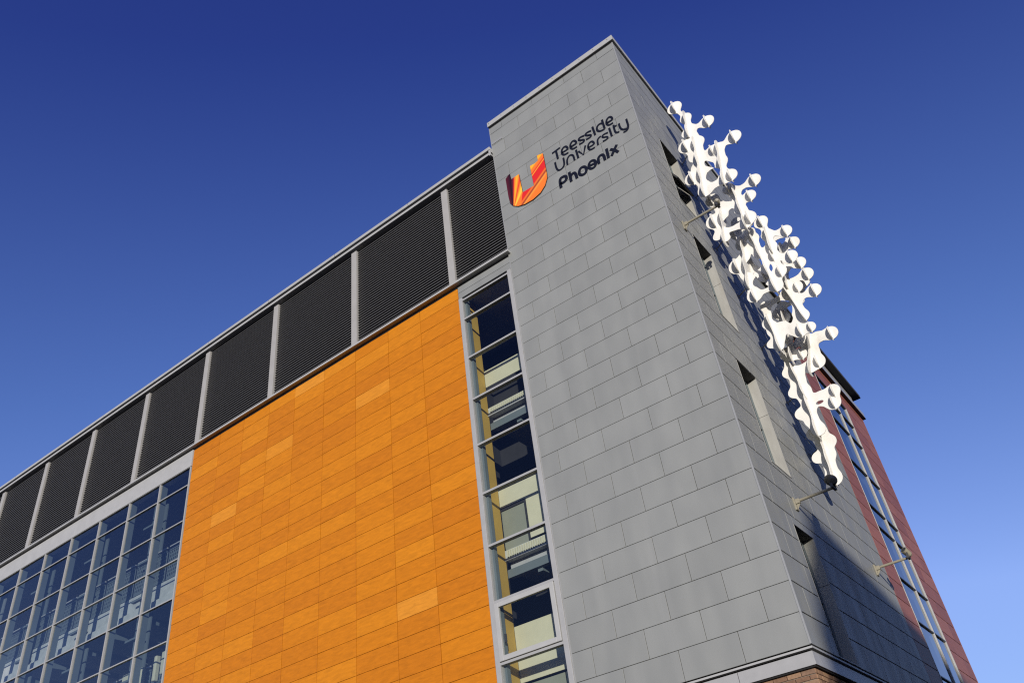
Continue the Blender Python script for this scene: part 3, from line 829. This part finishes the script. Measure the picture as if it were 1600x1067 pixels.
# ================================================================ SCULPTURE
SCULPT = [
 (4.2,[(0.925,-2.747,0.425),(1.283,-3.953,0.33),(1.299,-4.932,0.323),(2.22,-5.075,0.397),(1.028,-5.016,0.263),(1.438,-6.042,0.295),(0.778,-5.848,0.439),(1.289,-7.081,0.309),(0.978,-6.877,0.312),(0.945,-7.643,0.307),(0.515,-8.129,0.42),(0.957,-8.618,0.3),(0.922,-9.299,0.407),(3.125,-7.093,0.413),(2.232,-7.213,0.303),(1.924,-7.156,0.343),(2.128,-8.157,0.298),(2.274,-9.296,0.362),(1.96,-8.836,0.257),(1.919,-9.321,0.218)],[(0,1,0.127),(1,2,0.212),(2,3,0.191),(2,5,0.255),(4,2,0.212),(5,6,0.34),(5,7,0.255),(6,8,0.255),(7,9,0.34),(9,11,0.34),(10,11,0.212),(11,12,0.34),(13,14,0.212),(14,15,0.297),(14,16,0.34),(16,18,0.297),(17,18,0.297),(17,19,0.255),(7,16,0.17),(9,18,0.191),(12,19,0.255)],[(1.539,-8.646,0.353,0.334)],[[1,2,4],[5,8,9,11,12],[14,16,19]],[0,3,6,10,13,15,17]),
 (4.9,[(0.902,-9.47,0.371),(0.624,-10.775,0.434),(1.115,-10.77,0.215),(0.795,-11.605,0.319),(0.885,-12.102,0.175),(0.508,-11.754,0.213),(1.831,-9.332,0.311),(2.056,-9.737,0.289),(3.077,-9.698,0.374),(2.621,-10.458,0.335),(2.046,-10.552,0.284),(1.993,-11.051,0.281),(2.198,-11.684,0.38),(1.96,-11.906,0.242),(1.522,-10.345,0.18)],[(0,2,0.222),(1,2,0.222),(1,3,0.296),(3,4,0.185),(5,3,0.148),(6,7,0.222),(7,8,0.185),(10,9,0.148),(7,10,0.296),(10,11,0.296),(11,12,0.296),(12,13,0.259),(2,14,0.185),(14,10,0.185),(3,13,0.222),(0,14,0.185)],[(1.406,-11.291,0.388,0.318)],[[2,3,4],[7,10,11,13]],[0,1,6,8,9,12]),
 (5.7,[(0.721,-13.307,0.429),(1.182,-13.023,0.275),(0.983,-13.972,0.27),(1.02,-14.482,0.266),(0.977,-15.33,0.359),(1.375,-12.516,0.208),(1.34,-11.975,0.245),(1.828,-11.834,0.279),(1.931,-12.253,0.207),(1.88,-13.237,0.236),(1.86,-14.008,0.232),(1.913,-14.928,0.26),(2.067,-15.418,0.288),(2.518,-11.577,0.347),(2.559,-12.474,0.272),(2.399,-13.75,0.314),(2.435,-14.745,0.323),(2.503,-13.239,0.267),(3.358,-12.798,0.333),(3.106,-14.277,0.355)],[(0,1,0.275),(0,2,0.275),(2,3,0.275),(3,4,0.275),(1,5,0.206),(5,6,0.172),(5,9,0.172),(7,8,0.206),(8,9,0.206),(9,10,0.206),(10,11,0.206),(11,12,0.241),(3,11,0.172),(2,10,0.155),(13,14,0.206),(14,17,0.241),(17,15,0.241),(15,16,0.241),(14,18,0.172),(15,19,0.172),(17,9,0.172),(16,12,0.206),(4,12,0.137)],[(1.453,-13.743,0.387,0.319),(1.502,-14.707,0.361,0.296)],[[5,1,2,3],[8,9,10,11,12],[14,17]],[0,4,6,13,15,16,18,19]),
 (6.5,[(2.788,-12.273,0.24),(2.77,-13.115,0.236),(2.612,-13.967,0.265),(2.435,-14.867,0.26),(3.356,-12.985,0.334),(3.252,-14.223,0.325),(3.343,-14.982,0.335),(2.725,-15.405,0.287),(3.355,-15.98,0.343),(2.186,-15.503,0.289),(2.514,-16.014,0.253),(2.369,-16.614,0.25),(2.487,-16.946,0.278),(2.117,-17.602,0.336),(2.58,-17.666,0.258),(1.11,-15.554,0.229),(1.033,-16.473,0.288),(1.019,-16.994,0.221),(1.096,-17.52,0.281),(1.021,-17.881,0.217),(0.856,-16.523,0.16),(0.722,-17.606,0.188),(1.442,-17.049,0.314),(1.877,-17.41,0.185)],[(0,4,0.171),(0,1,0.206),(1,2,0.24),(2,5,0.171),(2,3,0.24),(3,6,0.171),(3,9,0.24),(7,9,0.171),(9,10,0.24),(10,8,0.189),(10,11,0.274),(11,12,0.274),(12,13,0.171),(13,14,0.137),(9,15,0.171),(15,16,0.206),(16,17,0.24),(17,18,0.274),(18,19,0.206),(17,20,0.171),(18,21,0.137),(18,22,0.309),(22,23,0.274),(23,13,0.274),(11,23,0.171)],[(1.676,-16.355,0.445,0.349),(2.78,-14.605,0.325,0.195),(2.787,-12.574,0.307,0.17)],[[16,17,18,19],[9,10,11,12],[1,2,3]],[4,5,6,7,8,13,14]),
 (7.6,[(3.117,-17.708,0.334),(2.522,-17.611,0.185),(2.09,-17.702,0.278),(2.054,-18.194,0.245),(2.11,-18.764,0.301),(1.733,-18.884,0.181),(1.955,-17.292,0.219),(0.961,-17.709,0.221),(1.058,-18.347,0.248),(1.053,-18.811,0.245),(1.022,-19.256,0.243),(1.08,-19.877,0.299),(0.699,-18.663,0.186),(0.644,-19.728,0.211),(1.029,-20.195,0.178),(2.243,-20.41,0.289),(2.056,-20.919,0.315),(1.172,-20.469,0.264),(0.944,-20.862,0.234),(0.94,-21.291,0.202),(1.076,-21.811,0.27),(0.597,-20.829,0.206),(1.687,-20.52,0.233)],[(0,1,0.152),(1,2,0.213),(6,2,0.182),(2,3,0.243),(3,4,0.243),(4,5,0.182),(5,8,0.152),(6,7,0.152),(7,8,0.182),(8,9,0.243),(9,10,0.243),(10,11,0.243),(9,12,0.122),(10,13,0.122),(11,14,0.152),(14,17,0.182),(17,22,0.243),(22,15,0.182),(22,16,0.213),(17,18,0.243),(18,19,0.213),(19,20,0.213),(18,21,0.152)],[(1.416,-18.212,0.34,0.309),(1.545,-20.669,0.16,0.073)],[[7,8,9,10,11],[2,3,5],[17,18,19,20]],[0,15,16,4]),
 (8.4,[(0.91,-21.203,0.176),(0.901,-21.563,0.29),(1.163,-22.138,0.242),(0.871,-22.136,0.2),(0.902,-22.694,0.268),(0.553,-21.535,0.175),(0.449,-22.655,0.199),(0.799,-23.214,0.153),(0.771,-23.758,0.358)],[(0,1,0.176),(1,2,0.146),(1,3,0.205),(3,4,0.205),(3,2,0.176),(1,5,0.146),(4,6,0.176),(4,7,0.161),(7,8,0.176)],[],[[0,1,3,4,7,8]],[]),
 (6.2,[(1.128,-11.027,0.325),(1.154,-11.843,0.284),(1.335,-10.358,0.256),(1.737,-10.872,0.287),(1.316,-13.695,0.271),(1.611,-14.213,0.3)],[(0,1,0.18),(0,2,0.18),(2,3,0.18),(1,4,0.144),(4,5,0.18)],[],[[0,1]],[3,5]),
 (7.4,[(1.355,-15.64,0.295),(1.559,-15.995,0.259),(1.651,-15.342,0.23),(1.242,-18.039,0.28),(1.629,-18.176,0.277),(1.35,-17.174,0.19),(3.017,-14.661,0.261),(2.488,-15.532,0.194)],[(0,1,0.164),(2,1,0.164),(3,4,0.164),(1,5,0.164),(5,3,0.164),(6,7,0.131),(7,2,0.131)],[],[[1,5,3]],[0,4,6])]

scu = tag(empty('wall_sculpture', W(0.4, 8.0, -24.0)), 'tall white lattice sculpture of slotted bubble edged plates fixed to the tower side', 'sculpture')
SO = Vector(W(0.4, 8.0, -24.0))
def smin(a, b_, k):
    h = np.clip(0.5 + 0.5 * (b_ - a) / k, 0, 1)
    return b_ * (1 - h) + a * h - k * h * (1 - h)
def field(nodes, edges_, holes, step, k):
    x0 = min(n[0] - n[2] for n in nodes) - 0.3; x1 = max(n[0] + n[2] for n in nodes) + 0.3
    z0 = min(n[1] - n[2] for n in nodes) - 0.3; z1 = max(n[1] + n[2] for n in nodes) + 0.3
    xs = np.arange(x0, x1, step); zs = np.arange(z0, z1, step)
    X, Z = np.meshgrid(xs, zs, indexing='ij')
    d = None
    for (a, b_, w) in edges_:
        A, B = nodes[a], nodes[b_]
        dx, dz = B[0] - A[0], B[1] - A[1]; L2 = dx * dx + dz * dz + 1e-9
        t = np.clip(((X - A[0]) * dx + (Z - A[1]) * dz) / L2, 0, 1)
        e = np.hypot(X - A[0] - t * dx, Z - A[1] - t * dz) - w
        d = e if d is None else smin(d, e, k)
    for n in nodes:
        e = np.hypot(X - n[0], Z - n[1]) - n[2]
        d = e if d is None else smin(d, e, k)
    for (hx, hz, rx, rz) in holes:
        e = (np.hypot((X - hx) / rx, (Z - hz) / rz) - 1) * min(rx, rz)
        d = -smin(-d, e, 0.06)
    return xs, zs, d
def contours(xs, zs, d):
    nx, nz_ = d.shape; verts = {}; adj = {}
    def ev(i, j, o):
        key = (i, j, o)
        if key not in verts:
            a = d[i, j]; b_ = d[i + 1, j] if o == 0 else d[i, j + 1]
            t = a / (a - b_)
            verts[key] = (xs[i] + t * (xs[1] - xs[0]), zs[j]) if o == 0 else (xs[i], zs[j] + t * (zs[1] - zs[0]))
        return key
    neg = d < 0
    mixed = np.argwhere((neg[:-1, :-1] != neg[1:, :-1]) | (neg[:-1, :-1] != neg[:-1, 1:]) | (neg[:-1, :-1] != neg[1:, 1:]))
    for i, j in mixed:
        i = int(i); j = int(j); c = []
        if neg[i, j] != neg[i + 1, j]: c.append(ev(i, j, 0))
        if neg[i + 1, j] != neg[i + 1, j + 1]: c.append(ev(i + 1, j, 1))
        if neg[i, j + 1] != neg[i + 1, j + 1]: c.append(ev(i, j + 1, 0))
        if neg[i, j] != neg[i, j + 1]: c.append(ev(i, j, 1))
        pairs = [(c[0], c[1])] if len(c) == 2 else [(c[0], c[1]), (c[2], c[3])]
        for p, q in pairs:
            adj.setdefault(p, []).append(q); adj.setdefault(q, []).append(p)
    loops = []; seen = set()
    for s in adj:
        if s in seen: continue
        lp = [s]; seen.add(s); cur = s
        while True:
            nxt = [q for q in adj[cur] if q not in seen]
            if not nxt: break
            cur = nxt[0]; seen.add(cur); lp.append(cur)
        if len(lp) > 6: loops.append([verts[q] for q in lp])
    return loops
def sheet(name, loops, thick, fn, parent):
    """Filled flat sheet with holes from closed outlines; fn maps (a, b, c) to courses."""
    cu = bpy.data.curves.new(name, 'CURVE'); cu.dimensions = '2D'; cu.fill_mode = 'BOTH'; cu.extrude = thick / 2
    for lp in loops:
        s = cu.splines.new('POLY'); s.points.add(len(lp) - 1); s.use_cyclic_u = True
        for q, (a, b_) in zip(s.points, lp): q.co = (a, b_, 0, 1)
    tmp = bpy.data.objects.new(name, cu); col.objects.link(tmp)
    dg = bpy.context.evaluated_depsgraph_get()
    me = bpy.data.meshes.new_from_object(tmp.evaluated_get(dg))
    bpy.data.objects.remove(tmp); bpy.data.curves.remove(cu)
    for v in me.vertices:
        v.co = Vector(W(*fn(v.co.x, v.co.y, v.co.z))) - SO
    me.materials.clear(); me.materials.append(MT['white'])
    me.name = name
    return link(bpy.data.objects.new(name, me), parent)
TH = 0.035
for (y0, nodes, eds, holes, fins, balls) in SCULPT:
    pl = sheet('plate', contours(*field([(n[0], n[1], n[2] * 1.0) for n in nodes], [(p, q, w * (0.84 if y0 < 7.5 else 1.1)) for p, q, w in eds], [(h[0], h[1], h[2] * 1.12, h[3] * 1.12) for h in holes], 0.045, 0.17 if y0 < 7.5 else 0.26)), TH, lambda a, b_, c: (a, y0 + c, b_), scu)
    for ch in fins:
        P = [nodes[i] for i in ch]
        A = np.polyfit([p[1] for p in P], [p[0] for p in P], 1) if len(P) > 1 else (0, P[0][0])
        fn_nodes = []
        for q in range(len(P)):
            fn_nodes.append((0.0, P[q][1], 0.30))
            if q < len(P) - 1: pass
        z0_, z1_ = P[0][1], P[-1][1]; nb = max(2, int(round(abs(z1_ - z0_) / 1.0)) + 1)
        fn_nodes = [(0.0, z0_ + (z1_ - z0_) * q / (nb - 1), 0.42) for q in range(nb)]
        lo = contours(*field(fn_nodes, [(q, q + 1, 0.19) for q in range(nb - 1)], [], 0.045, 0.30))
        sheet('fin', lo, TH, lambda a, b_, c, A=A: (A[0] * b_ + A[1] + c, y0 + a, b_), pl)
    for i in balls:
        x, z, r = nodes[i]
        lo = contours(*field([(0, z, r), (0, z + r * 1.08, 0.045), (0, z - r * 1.08, 0.045)], [(1, 2, 0.04)], [], 0.03, 0.02))
        sheet('fin', lo, TH, lambda a, b_, c, x=x: (x + c, y0 + a, b_), pl)
# stand-off brackets to the wall
for (y, k, x) in ((4.9, -5.6, 0.6), (5.2, -8.0, 0.6), (5.6, -11.4, 0.7), (6.5, -14.0, 0.7), (7.2, -16.8, 0.8), (8.3, -19.4, 0.7), (8.9, -22.0, 0.5)):
    b = MB()
    b.tube((0.0, y + 0.5, k), (x, y + 0.05, k), 0.03, 8); b.box(0.001, 0.03, y + 0.42, y + 0.58, k - 0.08, k + 0.08)
    o = b.build('bracket', 'frame', scu)
    for v in o.data.vertices: v.co -= SO

# ================================================================ FLOODLIGHTS on arms
def floodlight(y, k, reach, head_mat, aim, label, hs=0.7):
    base_ = W(0.03, y, k)
    r = tag(empty('arm_floodlight', base_), label, 'floodlight', 'floodlights on wall arms')
    off = Vector(base_)
    def fin_(b, name, mat, parent, bev=0.0):
        o = b.build(name, mat, parent, bevel=bev)
        for v in o.data.vertices: v.co -= off
        return o
    b = MB(); b.box(0.001, 0.06, y - 0.13, y + 0.13, k - 0.34, k + 0.16); b.box(0.06, 0.22, y - 0.07, y + 0.07, k - 0.10, k + 0.08)
    b.prism([(0.06, y - .02, k - .32), (0.06, y + .02, k - .32), (0.06, y + .02, k - .1), (0.06, y - .02, k - .1)], [(0.2, y - .02, k - .12), (0.2, y + .02, k - .12), (0.2, y + .02, k - .1), (0.2, y - .02, k - .1)])
    fin_(b, 'wall_bracket', 'lamp_pale', r, 0.003)
    fin_(MB().tube((0.2, y, k), (reach, y, k), 0.055, 12), 'arm', 'lamp_pale', r)
    a = Vector(aim).normalized(); c = Vector((reach + 0.05, y, k + 0.26 * hs + 0.04))
    b = MB()
    b.tube(tuple(c - a * 0.30 * hs), tuple(c - a * 0.18 * hs), 0.11 * hs, 20, 0.19 * hs); b.tube(tuple(c - a * 0.18 * hs), tuple(c + a * 0.16 * hs), 0.19 * hs, 20)
    b.tube(tuple(c + a * 0.16 * hs), tuple(c + a * 0.30 * hs), 0.215 * hs, 20)
    hd = fin_(b, 'lamp_head', head_mat, r)
    b = MB()
    for i in range(3):
        b.tube(tuple(c - a * (0.10 - i * 0.09) * hs), tuple(c - a * (0.07 - i * 0.09) * hs), 0.215 * hs, 20)
    fin_(b, 'cooling_fin', head_mat, hd)
    fin_(MB().tube(tuple(c + a * 0.27 * hs), tuple(c + a * 0.305 * hs), 0.18 * hs, 20), 'lens', 'glass_dark', hd)
    b = MB(); q = 0.24 * hs
    b.box(reach - 0.01, reach + 0.09, y - q, y - q + 0.02, k - 0.04, k + 0.30 * hs); b.box(reach - 0.01, reach + 0.09, y + q - 0.02, y + q, k - 0.04, k + 0.30 * hs)
    b.box(reach - 0.01, reach + 0.09, y - q + 0.02, y + q - 0.02, k - 0.06, k - 0.03)
    fin_(b, 'yoke', 'lamp_dark', r)
floodlight(1.63, -13.02, 1.70, 'lamp_pale', (-0.35, 0.9, 0.1), 'pale floodlight on the highest wall arm, in front of the white sculpture', 0.62)
floodlight(3.70, -26.14, 1.50, 'lamp_dark', (-0.3, 0.75, 0.45), 'black floodlight on a wall arm at the foot of the white sculpture', 0.95)
floodlight(13.47, -26.27, 1.50, 'lamp_pale', (-0.3, -0.6, 0.5), 'small pale floodlight on the arm nearest the red end bay')

# ================================================================ NEIGHBOUR whose shadow falls on the tower foot
nb_ = tag(empty('neighbour_building', W(100, -90, KG)), 'brick building across the street whose shadow falls on the tower foot', 'building')
NO = Vector(W(100, -90, KG))
def nfix(o):
    for v in o.data.vertices: v.co -= NO
    return o
KT = -10.45
foot = [(57.6, -81.7), (160, -81.7), (160, -115), (84, -115)]
top = [(60.2, -81.7), (160, -81.7), (160, -115), (86.6, -115)]
b = MB(); b.prism([(x, y, KG) for x, y in foot], [(x, y, -16.5) for x, y in foot]); b.prism([(x, y, -16.5) for x, y in foot], [(x, y, KT) for x, y in top])
nw = nfix(b.build('wall', 'brick', nb_))
sky_block = [(26, -5), (92, -5), (92, 62), (26, 62)]  # added unseen block, shuts out sky to darken the right wall
nfix(MB().prism([(x, y, KG) for x, y in sky_block], [(x, y, 0.0) for x, y in sky_block]).build('added_sky_blocker', 'brick', nb_))
nfix(MB().box(60, 92, -81.6, -5, KG, -24).build('link_block', 'brick', nb_))
nfix(MB().prism([(x, y, KT) for x, y in top], [(x, y, KT + 0.15) for x, y in top]).build('roof', 'roofing', nb_))
for i in range(12):
    for k in (-38, -31, -24):
        w = nfix(MB().box(62 + i * 8, 65 + i * 8, -81.72, -81.6, k, k + 4).build('window', 'frame_white', nb_))
        nfix(MB().box(62.2 + i * 8, 64.8 + i * 8, -81.6, -81.58, k + .2, k + 3.8).build('pane', 'glass_dark', w))
